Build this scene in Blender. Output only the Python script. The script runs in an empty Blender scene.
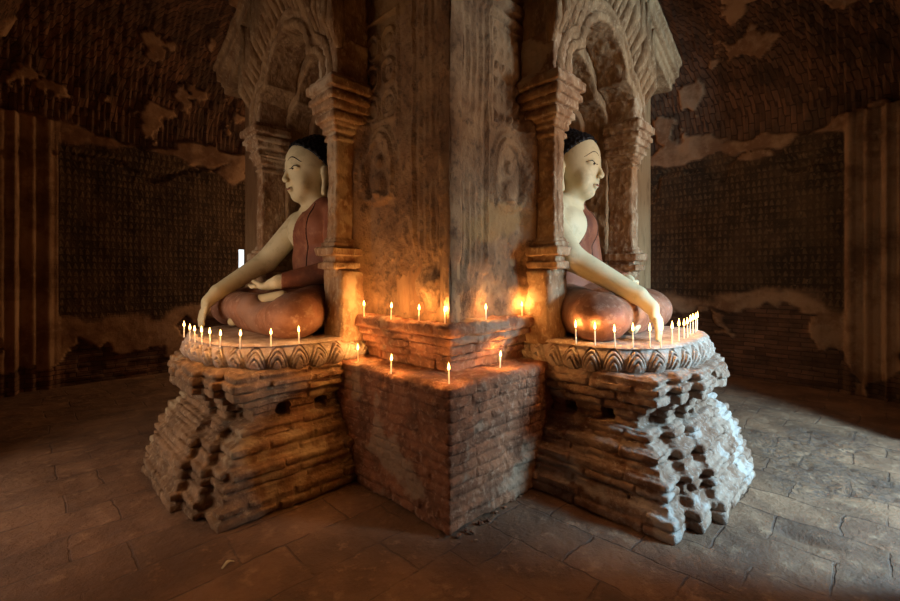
import bpy, math, random
import numpy as np
from mathutils import Vector
random.seed(7)
SC = bpy.context.scene
COL = SC.collection
PI = math.pi

# ------------------------------------------------------------------ camera
cam_d = bpy.data.cameras.new('camera'); cam = bpy.data.objects.new('camera', cam_d); COL.objects.link(cam)
cam.location = (-2.5*math.sqrt(.5), -2.5*math.sqrt(.5), 1.5)
cam.rotation_euler = (PI/2, 0, -PI/4)
cam_d.sensor_width = 36; cam_d.lens = 434/900*36
cam_d.shift_y = -23.5/900
cam_d.clip_start = .02
SC.camera = cam
# ------------------------------------------------------------------ world, daylight, exposure
SC.view_settings.view_transform = 'Standard'; SC.view_settings.look = 'None'
SC.view_settings.gamma = 1; SC.view_settings.use_curve_mapping = False
SC.view_settings.exposure = 0.0
W = bpy.data.worlds.new('sky'); SC.world = W; W.use_nodes = True
bg = W.node_tree.nodes['Background']; bg.inputs[0].default_value = (.88, .94, 1, 1); bg.inputs[1].default_value = 1.4
def area(name, loc, target, sx, sy, color, watt, portal=False):
    l = bpy.data.lights.new(name, 'AREA'); l.shape = 'RECTANGLE'; l.size = sx; l.size_y = sy
    l.color = color; l.energy = watt
    o = bpy.data.objects.new(name, l); COL.objects.link(o); o.location = loc
    o.rotation_euler = (Vector(target)-Vector(loc)).to_track_quat('-Z', 'Z').to_euler()
    if portal: l.cycles.is_portal = True
    return o
# daylight at the doorway in front of the right statue (cool, low) and its upper window (warm)
area('doorway_daylight', (2.55, -3.9, 2.35), (2.3, 0, .35), .8, 1.3, (.36, .70, 1.0), 600)
area('upper_window_daylight', (2.3, -2.6, 3.15), (2.0, .3, 2.9), 1.3, .7, (1.0, .66, .36), 32)
# daylight at the doorway in front of the left statue
area('side_doorway_daylight', (-3.1, 2.3, 1.8), (0, 2.2, 1.2), 1.2, 2.0, (1.0, .60, .27), 25)
# unseen warm fill lamps added inside the corridors, no windows there
area('corner_fill', (-1.9, -1.9, 3.6), (1.2, 1.2, 1.6), .9, .9, (1.0, .50, .20), 2.5)  # weak fill added above the camera, no opening behind it
area('front_fill', (1.25, -1.98, 2.75), (.75, 0, .6), .6, .6, (1.0, .56, .30), 15)  # added fill that warms the pedestal's right face and the front floor
area('back_left_fill', (3.6, 5.3, 2.3), (-.8, 6.1, 1.0), .8, .8, (1.0, .62, .32), 60)  # added fill hidden behind the pillar, brightens the left wall
area('back_right_fill', (5.2, 3.8, 3.4), (5.6, -.6, 1.5), .8, .8, (1.0, .55, .28), 46)  # added fill out of view, brightens the right wall

# ------------------------------------------------------------------ node helpers
def lin(c):
    return tuple((x/12.92 if x <= .04045 else ((x+.055)/1.055)**2.4) for x in (v/255 for v in c)) + (1,)
class NT:
    def __init__(s, m):
        m.use_nodes = True; s.t = m.node_tree; s.n = s.t.nodes; s.l = s.t.links
        s.bsdf = s.n['Principled BSDF']
    def put(s, sock, v):
        if hasattr(v, 'is_output') or isinstance(v, bpy.types.NodeSocket): s.l.new(v, sock)
        elif v is not None: sock.default_value = v
    def geo(s):
        if not hasattr(s, '_g'): s._g = s.n.new('ShaderNodeNewGeometry')
        return s._g.outputs['Position']
    def noise(s, vec, scale, detail=6, rough=.6, dist=0):
        n = s.n.new('ShaderNodeTexNoise'); s.put(n.inputs['Vector'], vec)
        n.inputs['Scale'].default_value = scale; n.inputs['Detail'].default_value = detail
        n.inputs['Roughness'].default_value = rough; n.inputs['Distortion'].default_value = dist
        return n.outputs['Fac']
    def ramp(s, fac, a, b):
        n = s.n.new('ShaderNodeMapRange'); n.interpolation_type = 'SMOOTHSTEP'
        s.put(n.inputs[0], fac); n.inputs[1].default_value = a; n.inputs[2].default_value = b
        return n.outputs[0]
    def mix(s, f, a, b, mode='MIX'):
        n = s.n.new('ShaderNodeMix'); n.data_type = 'RGBA'; n.blend_type = mode
        s.put(n.inputs[0], f); s.put(n.inputs[6], a); s.put(n.inputs[7], b)
        return n.outputs[2]
    def m(s, op, a, b=None, c=None):
        n = s.n.new('ShaderNodeMath'); n.operation = op
        s.put(n.inputs[0], a)
        if b is not None: s.put(n.inputs[1], b)
        if c is not None: s.put(n.inputs[2], c)
        return n.outputs[0]
    def sep(s, v):
        n = s.n.new('ShaderNodeSeparateXYZ'); s.put(n.inputs[0], v); return n.outputs
    def comb(s, x, y, z):
        n = s.n.new('ShaderNodeCombineXYZ')
        for i, v in enumerate((x, y, z)): s.put(n.inputs[i], v)
        return n.outputs[0]
    def scale(s, v, xyz):
        n = s.n.new('ShaderNodeVectorMath'); n.operation = 'MULTIPLY'; s.put(n.inputs[0], v); n.inputs[1].default_value = xyz
        return n.outputs[0]
    def wobble(s, vec, sc, amt):
        n = s.n.new('ShaderNodeTexNoise'); s.put(n.inputs['Vector'], vec); n.inputs['Scale'].default_value = sc; n.inputs['Detail'].default_value = 3
        a = s.n.new('ShaderNodeVectorMath'); a.operation = 'MULTIPLY_ADD'
        s.put(a.inputs[0], n.outputs['Color']); a.inputs[1].default_value = (amt,)*3; s.put(a.inputs[2], vec)
        return a.outputs[0]
    def brick(s, vec, w, h, mortar=.006, off=.5):
        n = s.n.new('ShaderNodeTexBrick'); s.put(n.inputs['Vector'], vec)
        n.inputs['Scale'].default_value = 1; n.inputs['Brick Width'].default_value = w; n.inputs['Row Height'].default_value = h
        n.inputs['Mortar Size'].default_value = mortar; n.inputs['Mortar Smooth'].default_value = .6; n.offset = off
        n.inputs['Color1'].default_value = (0, 0, 0, 1); n.inputs['Color2'].default_value = (1, 1, 1, 1)
        n.inputs['Mortar'].default_value = (.5, .5, .5, 1)
        return n.outputs['Color'], n.outputs['Fac']
    def attr(s, name):
        n = s.n.new('ShaderNodeAttribute'); n.attribute_name = name; return n.outputs['Fac']
    def bump(s, h, strength, dist, prev=None):
        n = s.n.new('ShaderNodeBump'); s.put(n.inputs['Height'], h); n.inputs['Strength'].default_value = strength
        n.inputs['Distance'].default_value = dist
        if prev is not None: s.l.new(prev, n.inputs['Normal'])
        return n.outputs[0]
    def out(s, col, rough=.9, normal=None, spec=.2):
        s.put(s.bsdf.inputs['Base Color'], col); s.put(s.bsdf.inputs['Roughness'], rough)
        s.bsdf.inputs['Specular IOR Level'].default_value = spec
        if normal is not None: s.l.new(normal, s.bsdf.inputs['Normal'])
def mat(name): return bpy.data.materials.new(name)

def rough_mat(name, c1, c2, c3, sc=3, brick=False, bstr=.5, rough=.92, streak=0, patch=None, bdist=.012, bw=.30, bh=.066):
    """weathered stone / plaster / brick: three stain colours, fine grain bump"""
    m = mat(name); t = NT(m); p = t.geo()
    pv = t.scale(p, (1, 1, 1-streak)) if streak else p
    n1 = t.noise(pv, sc, 7, .62); n2 = t.noise(pv, sc*4.3, 6, .65); n3 = t.noise(p, sc*.45, 4, .55)
    col = t.mix(t.ramp(n1, .38, .62), lin(c1), lin(c2))
    col = t.mix(t.m('MULTIPLY', t.ramp(n2, .5, .7), .7), col, lin(c3))
    if patch: col = t.mix(t.m('MULTIPLY', t.ramp(n3, .55, .62), .8), col, lin(patch))
    g = t.noise(p, 45, 5, .7); nb = t.bump(n2, bstr, bdist*1.6); nb = t.bump(g, bstr*.8, bdist*.5, nb)
    if brick:
        x, y, z = t.sep(t.wobble(p, 7, .012))[:3]
        bc, bf = t.brick(t.comb(t.m('ADD', x, y), z, 0), bw, bh, .007)
        col = t.mix(t.m('MULTIPLY', bf, .55), col, lin(tuple(v*.55 for v in c1)))
        bv = t.n.new('ShaderNodeHueSaturation'); t.put(bv.inputs['Color'], col)
        t.put(bv.inputs['Value'], t.m('MULTIPLY_ADD', t.sep(bc)[0], .45, .78)); col = bv.outputs[0]
        nb = t.bump(t.m('SUBTRACT', 1, bf), .8, .012, nb)
    t.out(col, rough, nb); return m

M = {}
M['pedestal_brick'] = rough_mat('weathered_brick', (150, 98, 68), (112, 74, 52), (178, 134, 104), 5, False, 1.0, patch=(156, 126, 100), bdist=.02)
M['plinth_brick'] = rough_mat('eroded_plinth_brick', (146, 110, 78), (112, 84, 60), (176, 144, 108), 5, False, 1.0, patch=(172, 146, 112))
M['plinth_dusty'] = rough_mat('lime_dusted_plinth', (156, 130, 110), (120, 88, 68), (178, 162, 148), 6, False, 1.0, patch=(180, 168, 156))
M['pillar'] = rough_mat('painted_plaster', (108, 78, 52), (138, 106, 74), (62, 44, 30), 3.0, False, .9, streak=.12, patch=(132, 98, 58), bdist=.02)
M['stucco'] = rough_mat('carved_stucco', (146, 114, 80), (116, 86, 58), (172, 142, 106), 7, False, 1.0, streak=.5)
M['column'] = rough_mat('column_stucco', (158, 126, 94), (124, 90, 62), (190, 166, 134), 6, False, .8, streak=.4, patch=(176, 152, 122))
M['core'] = rough_mat('pillar_core_plaster', (150, 116, 80), (124, 90, 60), (100, 72, 48), 2.6, False, .5, streak=.75)
M['lotus'] = rough_mat('lotus_stucco', (178, 156, 138), (150, 124, 104), (196, 184, 170), 7, False, .6)
M['skin'] = rough_mat('cream_painted_plaster', (212, 197, 158), (202, 186, 146), (178, 162, 126), 2.2, False, .12, .55)
M['robe'] = rough_mat('red_brown_robe_paint', (138, 84, 58), (112, 62, 44), (160, 108, 76), 3, False, .25, .6, patch=(96, 60, 46))
M['leg_robe'] = rough_mat('worn_robe_paint', (150, 106, 82), (118, 78, 58), (172, 138, 116), 4, False, .3, .6, patch=(136, 106, 90))
M['hem'] = rough_mat('dark_hem_paint', (50, 32, 24), (60, 40, 30), (40, 28, 22), 5, False, .1)
M['hair'] = rough_mat('black_lacquer_hair', (22, 20, 22), (16, 14, 16), (34, 30, 30), 8, False, .2, .45)
M['brow'] = rough_mat('black_brow_paint', (44, 34, 28), (34, 26, 22), (50, 40, 32), 8, False, .05, .6)
M['lip'] = rough_mat('faded_lip_paint', (170, 96, 78), (150, 84, 68), (180, 110, 90), 8, False, .05, .6)
M['wood'] = rough_mat('dark_lintel', (70, 46, 32), (54, 36, 26), (84, 58, 40), 4, False, .5)
M['outside'] = rough_mat('outer_masonry', (120, 90, 66), (100, 74, 54), (130, 100, 80), 3, False, .3)

def wall_mat():
    m = mat('ruined_wall'); t = NT(m); p = t.geo(); x, y, z = t.sep(t.wobble(p, 5, .02))[:3]; u = t.m('ADD', x, y)
    bc, bf = t.brick(t.comb(u, z, 0), .27, .062, .007)
    cv, cf = t.brick(t.comb(z, u, 0), .25, .07, .010)                 # vault courses laid on edge
    va = t.attr('vault'); pl = t.attr('plaster'); pa = t.attr('panel')
    n1 = t.noise(p, 2.5, 7, .6); n2 = t.noise(p, 11, 6, .65)
    brickc = t.mix(t.ramp(n1, .35, .65), lin((120, 84, 60)), lin((90, 66, 48)))
    rnd = t.mix(va, bc, cv); bfac = t.mix(va, bf, cf)
    hs = t.n.new('ShaderNodeHueSaturation'); t.put(hs.inputs['Color'], brickc)
    t.put(hs.inputs['Value'], t.m('MULTIPLY_ADD', t.sep(rnd)[0], .6, .7)); brickc = hs.outputs[0]
    brickc = t.mix(t.m('MULTIPLY', t.sep(bfac)[0], .6), brickc, lin((58, 40, 30)))
    plas = t.mix(t.ramp(n1, .4, .6), lin((166, 128, 94)), lin((130, 94, 66)))
    plas = t.mix(t.m('MULTIPLY', t.ramp(n2, .5, .68), .5), plas, lin((176, 142, 110)))
    # printed rows of tiny seated figures on the dark panel
    r = t.m('DIVIDE', z, .10); k = t.m('FRACT', r); uu = t.m('FRACT', t.m('DIVIDE', u, .07))
    du = t.m('ABSOLUTE', t.m('SUBTRACT', uu, .5))
    fig = t.m('MULTIPLY', t.ramp(t.m('ADD', du, t.m('MULTIPLY', t.m('MULTIPLY', k, k), .30)), .46, .28), t.ramp(k, .10, .3))
    fig = t.m('MULTIPLY', fig, t.ramp(n2, .36, .56))
    panc = t.mix(t.ramp(n1, .4, .62), lin((60, 44, 30)), lin((84, 62, 42)))
    panc = t.mix(t.m('MULTIPLY', fig, .45), panc, lin((128, 100, 70)))
    panc = t.mix(t.ramp(n2, .6, .72), panc, lin((120, 94, 68)))
    col = t.mix(pl, brickc, plas); col = t.mix(pa, col, panc)
    nb = t.bump(n2, .6, .02); nb = t.bump(t.noise(p, 50, 5, .7), .4, .006, nb)
    bh = t.m('MULTIPLY', t.m('SUBTRACT', 1, t.sep(bfac)[0]), t.m('SUBTRACT', 1, t.m('MAXIMUM', pl, pa)))
    nb = t.bump(bh, .8, .014, nb); nb = t.bump(t.m('MULTIPLY', fig, pa), .6, .012, nb)
    t.out(col, .92, nb); return m
M['wall'] = wall_mat()

def floor_mat():
    m = mat('flagstone_floor'); t = NT(m); p = t.geo(); pw = t.wobble(t.wobble(p, 1.3, .12), 9, .035); x, y, z = t.sep(pw)[:3]
    side = t.m('GREATER_THAN', x, t.m('ADD', y, .1))
    va = t.comb(x, y, 0); vb = t.comb(y, x, 0)
    c1, f1 = t.brick(va, .62, .33, .007, .37); c2, f2 = t.brick(vb, .50, .34, .007, .41)
    c = t.mix(side, c1, c2); f = t.mix(side, f1, f2); f = t.sep(f)[0]
    n1 = t.noise(p, 2.1, 7, .6); n2 = t.noise(p, 9, 7, .68); pit = t.noise(p, 30, 8, .72)
    col = t.mix(t.ramp(n1, .36, .64), lin((124, 90, 64)), lin((94, 66, 46)))
    col = t.mix(t.m('MULTIPLY', t.ramp(n2, .52, .7), .6), col, lin((156, 122, 92)))
    hs = t.n.new('ShaderNodeHueSaturation'); t.put(hs.inputs['Color'], col)
    t.put(hs.inputs['Value'], t.m('MULTIPLY_ADD', t.sep(c)[0], .35, .8)); col = hs.outputs[0]
    f = t.m('MULTIPLY', f, t.ramp(t.noise(p, 3.5, 4, .6), .36, .56))
    col = t.mix(t.m('MULTIPLY', f, .6), col, lin((72, 54, 44)))
    ro = t.attr('worn')
    col = t.mix(t.m('MULTIPLY', ro, t.ramp(pit, .48, .60)), col, lin((96, 74, 60)))
    nb = t.bump(n2, .9, .03); nb = t.bump(pit, .9, .010, nb)
    nb = t.bump(t.m('SUBTRACT', 1, f), .9, .016, nb)
    nb = t.bump(t.m('MULTIPLY', ro, t.ramp(pit, .62, .44)), .8, .02, nb)
    t.out(col, t.m('MULTIPLY_ADD', n2, .4, .5), nb, .35); return m
M['floor'] = floor_mat()
def simple(name, c, rough=.5, emit=None, es=0, sss=0):
    m = mat(name); t = NT(m); t.bsdf.inputs['Base Color'].default_value = c; t.bsdf.inputs['Roughness'].default_value = rough
    if emit: t.bsdf.inputs['Emission Color'].default_value = emit; t.bsdf.inputs['Emission Strength'].default_value = es
    return m
M['wax'] = simple('candle_wax', (.9, .78, .58, 1), .5, (1, .55, .2, 1), .15)
M['wick'] = simple('burnt_wick', (.02, .015, .01, 1), .9)
M['flame'] = simple('candle_flame', (1, .6, .2, 1), .5, (1, .50, .13, 1), 16)
M['eyewhite'] = simple('eye_white_paint', lin((226, 216, 188)), .5)

# ------------------------------------------------------------------ numpy geometry tools
_rs = np.random.RandomState(11)
_LAT = _rs.rand(64, 64, 64).astype(np.float32)*2-1
def vnoise(P, s, seed=0):
    q = P*(1.0/s) + np.array([seed*7.31, seed*3.77, seed*5.19])
    i = np.floor(q).astype(np.int64); f = (q-i); f = f*f*(3-2*f)
    i &= 63; j = (i+1) & 63
    def g(a, b, c): return _LAT[a, b, c]
    x0, y0, z0 = i.T; x1, y1, z1 = j.T; fx, fy, fz = f.T
    a = g(x0, y0, z0)*(1-fx)+g(x1, y0, z0)*fx; b = g(x0, y1, z0)*(1-fx)+g(x1, y1, z0)*fx
    c = g(x0, y0, z1)*(1-fx)+g(x1, y0, z1)*fx; d = g(x0, y1, z1)*(1-fx)+g(x1, y1, z1)*fx
    return (a*(1-fy)+b*fy)*(1-fz)+(c*(1-fy)+d*fy)*fz
def fbm(P, s, seed=0, n=4):
    r = 0; a = 1; t = 0
    for k in range(n): r = r + a*vnoise(P, s, seed+k*1.7); t += a; a *= .5; s *= .5
    return r/t
def smooth01(x, a, b):
    t = np.clip((x-a)/(b-a), 0, 1); return t*t*(3-2*t)

class Grid:
    def __init__(s, lo, hi, h):
        s.lo = np.array(lo, float); s.h = h
        s.n = np.ceil((np.array(hi, float)-s.lo)/h).astype(int)+1
        s.v = np.full(s.n, .5, np.float32)
        s.ax = [s.lo[k]+h*np.arange(s.n[k]) for k in range(3)]
    def win(s, lo, hi, pad):
        a = np.clip(np.floor((np.array(lo)-pad-s.lo)/s.h).astype(int), 0, s.n)
        b = np.clip(np.ceil((np.array(hi)+pad-s.lo)/s.h).astype(int)+1, 0, s.n)
        if np.any(b <= a): return None
        sl = tuple(slice(a[k], b[k]) for k in range(3))
        X = s.ax[0][sl[0]][:, None, None]; Y = s.ax[1][sl[1]][None, :, None]; Z = s.ax[2][sl[2]][None, None, :]
        return sl, X, Y, Z
    def put(s, sl, d, k=0, sub=False):
        v = s.v[sl]
        if sub: s.v[sl] = np.maximum(v, -d); return
        if k > 0:
            h = np.clip(.5+.5*(v-d)/k, 0, 1); s.v[sl] = v*(1-h)+d*h-k*h*(1-h)
        else: s.v[sl] = np.minimum(v, d)
    def box(s, lo, hi, r=.01, k=0, sub=False):
        w = s.win(lo, hi, 4*s.h+k)
        if w is None: return
        sl, X, Y, Z = w; c = [(a+b)/2 for a, b in zip(lo, hi)]; e = [max((b-a)/2-r, .001) for a, b in zip(lo, hi)]
        qx, qy, qz = abs(X-c[0])-e[0], abs(Y-c[1])-e[1], abs(Z-c[2])-e[2]
        d = np.sqrt(np.maximum(qx, 0)**2+np.maximum(qy, 0)**2+np.maximum(qz, 0)**2)+np.minimum(np.maximum(np.maximum(qx, qy), qz), 0)-r
        s.put(sl, d, k, sub)
    def ell(s, c, r, k=0, sub=False):
        w = s.win(np.array(c)-r, np.array(c)+r, 4*s.h+k)
        if w is None: return
        sl, X, Y, Z = w
        a = np.sqrt(((X-c[0])/r[0])**2+((Y-c[1])/r[1])**2+((Z-c[2])/r[2])**2)
        b = np.sqrt(((X-c[0])/r[0]**2)**2+((Y-c[1])/r[1]**2)**2+((Z-c[2])/r[2]**2)**2)
        s.put(sl, a*(a-1)/np.maximum(b, 1e-6), k, sub)
    def cap(s, a, b, ra, rb, k=0, flat=None):
        a = np.array(a, float); b = np.array(b, float); R = max(ra, rb)
        w = s.win(np.minimum(a, b)-R, np.maximum(a, b)+R, 4*s.h+k)
        if w is None: return
        sl, X, Y, Z = w; d = b-a; L = d@d+1e-9
        t = np.clip(((X-a[0])*d[0]+(Y-a[1])*d[1]+(Z-a[2])*d[2])/L, 0, 1)
        dd = np.sqrt((X-a[0]-t*d[0])**2+(Y-a[1]-t*d[1])**2+(Z-a[2]-t*d[2])**2)-(ra+(rb-ra)*t)
        s.put(sl, dd, k)
    def clip(s, n, p):
        n = np.array(n, float); n /= np.linalg.norm(n)
        d = (s.ax[0][:, None, None]-p[0])*n[0]+(s.ax[1][None, :, None]-p[1])*n[1]+(s.ax[2][None, None, :]-p[2])*n[2]
        s.v = np.maximum(s.v, d).astype(np.float32)
    def mesh(s):
        v = s.v; v[0], v[-1] = .5, .5; v[:, 0], v[:, -1] = .5, .5; v[:, :, 0], v[:, :, -1] = .5, .5
        I = v < 0; nx, ny, nz = v.shape
        c = np.zeros((nx-1, ny-1, nz-1), np.uint8)
        for a in (0, 1):
            for b in (0, 1):
                for d in (0, 1): c += I[a:nx-1+a, b:ny-1+b, d:nz-1+d]
        act = (c > 0) & (c < 8); idx = -np.ones(act.shape, np.int64); cells = np.argwhere(act); idx[act] = np.arange(len(cells))
        acc = np.zeros((len(cells), 3)); cnt = np.zeros(len(cells))
        cor = [(a, b, d) for a in (0, 1) for b in (0, 1) for d in (0, 1)]
        vals = {q: v[cells[:, 0]+q[0], cells[:, 1]+q[1], cells[:, 2]+q[2]] for q in cor}
        for q in cor:
            for ax in range(3):
                if q[ax] == 1: continue
                r = list(q); r[ax] = 1; r = tuple(r); A, B = vals[q], vals[r]
                mk = (A < 0) != (B < 0); t = np.where(mk, A/np.where(mk, A-B, 1), 0)
                pos = np.array(q, float)[None, :].repeat(len(cells), 0); pos[:, ax] = t
                acc += pos*mk[:, None]; cnt += mk
        V = (cells+acc/cnt[:, None])*s.h+s.lo
        F = []
        for ax in range(3):
            o1, o2 = (ax+1) % 3, (ax+2) % 3
            sA = [slice(None)]*3; sB = [slice(None)]*3; sA[ax] = slice(0, -1); sB[ax] = slice(1, None)
            A, B = I[tuple(sA)], I[tuple(sB)]; e = np.argwhere(A != B)
            e = e[(e[:, o1] > 0) & (e[:, o2] > 0) & (e[:, o1] < v.shape[o1]-1) & (e[:, o2] < v.shape[o2]-1)]
            ins = A[tuple(e.T)]
            def cid(d1, d2):
                k = e.copy(); k[:, o1] -= d1; k[:, o2] -= d2; return idx[tuple(k.T)]
            q = np.stack([cid(1, 1), cid(0, 1), cid(0, 0), cid(1, 0)], 1)
            q[~ins] = q[~ins][:, ::-1]; F.append(q)
        return V, np.concatenate(F)

def vnormals(V, F):
    a, b, c, d = (V[F[:, k]] for k in range(4)); n = np.cross(c-a, d-b)
    N = np.zeros_like(V)
    for k in range(4):
        for ax in range(3): N[:, ax] += np.bincount(F[:, k], n[:, ax], len(V))
    return N/np.maximum(np.linalg.norm(N, axis=1, keepdims=True), 1e-9)
def smoothv(V, F, it=1, lam=.5):
    for _ in range(it):
        S = np.zeros_like(V); C = np.zeros(len(V))
        for k in range(4):
            a, b = F[:, k], F[:, (k+1) % 4]
            C += np.bincount(a, minlength=len(V))+np.bincount(b, minlength=len(V))
            for ax in range(3): S[:, ax] += np.bincount(a, V[b, ax], len(V))+np.bincount(b, V[a, ax], len(V))
        V = V+lam*(S/np.maximum(C, 1)[:, None]-V)
    return V
def disp(V, F, amp, s, seed=0, n=4):
    return V+vnormals(V, F)*(fbm(V, s, seed, n)*amp)[:, None]

def link(name, me, parent=None, m=None, shade=True):
    o = bpy.data.objects.new(name, me); COL.objects.link(o)
    if m is not None: me.materials.append(m)
    if parent is not None: o.parent = parent
    if shade: me.polygons.foreach_set('use_smooth', [True]*len(me.polygons))
    return o
def fast_mesh(name, V, F, parent=None, m=None, base=None, shade=True, attrs=None):
    V = np.asarray(V, float)
    if base is None and parent is not None: base = tuple(parent.matrix_basis.translation) if parent.type == 'EMPTY' else parent.get('_b')
    if base is not None: V = V-np.array(base)
    me = bpy.data.meshes.new(name)
    if isinstance(F, np.ndarray):
        k = F.shape[1]; me.vertices.add(len(V)); me.vertices.foreach_set('co', V.ravel())
        me.loops.add(F.size); me.loops.foreach_set('vertex_index', F.ravel().astype(np.int32))
        me.polygons.add(len(F)); me.polygons.foreach_set('loop_start', np.arange(0, F.size, k, dtype=np.int32))
        me.polygons.foreach_set('loop_total', np.full(len(F), k, np.int32)); me.update(calc_edges=True); me.validate()
    else: me.from_pydata([tuple(v) for v in V], [], F); me.update()
    for k, a in (attrs or {}).items():
        at = me.attributes.new(k, 'FLOAT', 'POINT'); at.data.foreach_set('value', np.asarray(a, np.float32))
    return link(name, me, parent, m, shade)
def empty(name, loc, label=None, cat=None, group=None, rz=0):
    o = bpy.data.objects.new(name, None); COL.objects.link(o); o.location = loc; o.rotation_euler = (0, 0, rz)
    o.empty_display_size = .1
    if label: o['label'] = label; o['category'] = cat
    if group: o['group'] = group
    return o
def boxes(bl):
    V = []; F = []
    for lo, hi in bl:
        b = len(V)
        for z in (lo[2], hi[2]):
            for x, y in ((lo[0], lo[1]), (hi[0], lo[1]), (hi[0], hi[1]), (lo[0], hi[1])): V.append((x, y, z))
        F += [(b, b+3, b+2, b+1), (b+4, b+5, b+6, b+7)]+[(b+i, b+(i+1) % 4, b+4+(i+1) % 4, b+4+i) for i in range(4)]
    return np.array(V, float), F
def gridsurf(nu, nv):
    i, j = np.meshgrid(np.arange(nu-1), np.arange(nv-1), indexing='ij'); a = (i*nv+j).ravel()
    return np.stack([a, a+nv, a+nv+1, a+1], 1)

# ------------------------------------------------------------------ the setting
X0, X1, Y1 = -2.1, 5.8, 6.15
OFF = .14
# floor
hx = .02
gx = np.arange(X0, X1+hx, hx); gy = np.arange(X0, Y1+hx, hx)
GX, GY = np.meshgrid(gx, gy, indexing='ij'); P = np.stack([GX.ravel(), GY.ravel(), 0*GX.ravel()], 1)
H = fbm(P, 1.1, 3, 3)*.014+fbm(P, .22, 5, 4)*.011+fbm(P, .06, 8, 2)*.003
worn = smooth01(fbm(P, .5, 9, 4)*.7+.60*np.exp(-((P[:, 0]-3.0)**2/.9+(P[:, 1]+1.2)**2/.35)), .28, .42)
H -= worn*(np.maximum(fbm(P, .12, 13, 3), 0)*.05+.004*(fbm(P, .05, 14, 2) > .05))
pit = np.exp(-(((P[:, 0]-1.45)/.05)**2+((P[:, 1]+1.42)/.13)**2)); H -= pit*.04
P[:, 2] = H
F = gridsurf(len(gx), len(gy))
fl = fast_mesh('floor', P, F, None, M['floor'], attrs={'worn': worn}); fl['kind'] = 'structure'
V, Fb = boxes([((X0-.6, X0-.6, -.3), (X1+.6, Y1+.6, -.06))])
o = fast_mesh('floor', V, Fb, None, M['outside'], shade=False); o['kind'] = 'structure'; o.name = 'trim_1'

def wall_surface(name, mapf, length, seed, slit=None, pil=0.0, pil2=0.0, flip=False):
    """inner skin of an outer wall and the half vault above; a = along, s = arc length upward"""
    h = .022; na = int(length/h); zv = 3.55; R = 2.1; ns1 = int(zv/h); ns2 = int(R*PI/2*1.02/h)
    a = np.linspace(0, length, na); s = np.concatenate([np.linspace(-.05, zv, ns1), zv+np.linspace(h, R*PI/2, ns2)])
    A, S = np.meshgrid(a, s, indexing='ij'); A = A.ravel(); S = S.ravel()
    th = np.clip((S-zv)/R, 0, PI/2); base_w = np.where(S > zv, R*(1-np.cos(th)), 0); base_z = np.where(S > zv, zv+R*np.sin(th), S)
    nw = np.cos(th); nz = -np.sin(th)
    Q = np.stack([A, 0*A+seed*3.1, S], 1)
    n = fbm(Q, 1.1, seed, 6)*1.5; n2 = fbm(Q, .4, seed+4, 5)*1.5
    dark = smooth01(S+n*.35, 1.05, 1.18)*(1-smooth01(S+n*.5, 3.25, 3.33))*smooth01(A, pil-.02, pil)*smooth01(length-A, pil2-.02, pil2)
    pl = smooth01(n*.6+n2*.6+.16-np.abs(S-.95)*.6, -.015, .02)*(S < 2.2)
    pl = np.maximum(pl, smooth01(S, 1.05+.25*n2, 1.1+.25*n2)*(S < 3.2+.6*n)*1.0)
    pl = np.maximum(pl, smooth01(n2+.5*n, .42, .46)*(S > 3.2))
    pl = np.maximum(pl, smooth01(.16-np.abs(S-3.42-.4*n), -.02, .03))
    d = pl*.035+fbm(Q, .25, seed+8, 4)*.02+n*.03
    # bricks
    row = np.floor(S/.062); fr = S/.062-row; uu = A/.27+.5*(row % 2); fu = uu-np.floor(uu)
    gro = np.maximum((np.abs(fr-.5) > .42), (np.abs(fu-.5) > .47))*1.0
    rb = np.sin(row*12.9898+np.floor(uu)*78.233)*43758.5; rb -= np.floor(rb)
    d += (1-pl)*((rb-.5)*.022-.012*gro)*(S < 3.5)
    rv = np.floor(A/.07); wv = S/.25+.5*(rv % 2); rb2 = np.sin(rv*12.9898+np.floor(wv)*78.233)*43758.5; rb2 -= np.floor(rb2)
    gv = (np.abs(A/.07-rv-.5) > .34)*1.0
    d += (1-pl)*((rb2-.5)*.03-.016*gv)*(S >= 3.5)
    # fluted end pilasters
    for e in (A, length-A):
        pw = pil if e is A else pil2
        if pw > 0:
            on = (e < pw) & (S < 3.6)
            d = np.where(on, d*.6+.05+.02*np.sign(np.sin(e*42)), d)
            d = np.where((e < pw*.45) & (S < 3.6), d+.12, d)
            pl = np.where(on & (S > .7+.3*n2), 1.0, pl); dark = np.where(on, .25*(S > 1.2)*np.clip(.5+n2, 0, 1), dark)
    w = base_w+d*nw; z = base_z+d*nz
    F = gridsurf(na, len(s))
    if slit:
        a0, a1, z0, z1 = slit; fa = A[F].mean(1); fz = S[F].mean(1)
        F = F[~((fa > a0) & (fa < a1) & (fz > z0) & (fz < z1))]
    if flip: F = F[:, ::-1]
    V = mapf(A, w, z)
    o = fast_mesh(name, V, F, None, M['wall'], attrs={'plaster': pl*(1-dark), 'panel': dark, 'vault': (S > 3.5)*1.0}); o['kind'] = 'structure'
    return o
wall_surface('wall_left', lambda A, w, z: np.stack([X0+A, Y1-w, z], 1), X1-X0, 1, slit=(3.055, 3.14, 1.52, 1.98), pil=.75, pil2=.6, flip=True)
wall_surface('wall_right', lambda A, w, z: np.stack([X1-w, X0+A, z], 1), Y1-X0, 2, pil=.69, pil2=.6)
wall_surface('wall_front_left', lambda A, w, z: np.stack([X0+w*.9, X0+A, z], 1), Y1-X0, 3, slit=(3.3, 5.3, -.1, 2.9), flip=True)
wall_surface('wall_front_right', lambda A, w, z: np.stack([X0+A, X0+w*.9, z], 1), X1-X0, 4, slit=(3.5, 5.9, -.1, 3.5))
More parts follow.
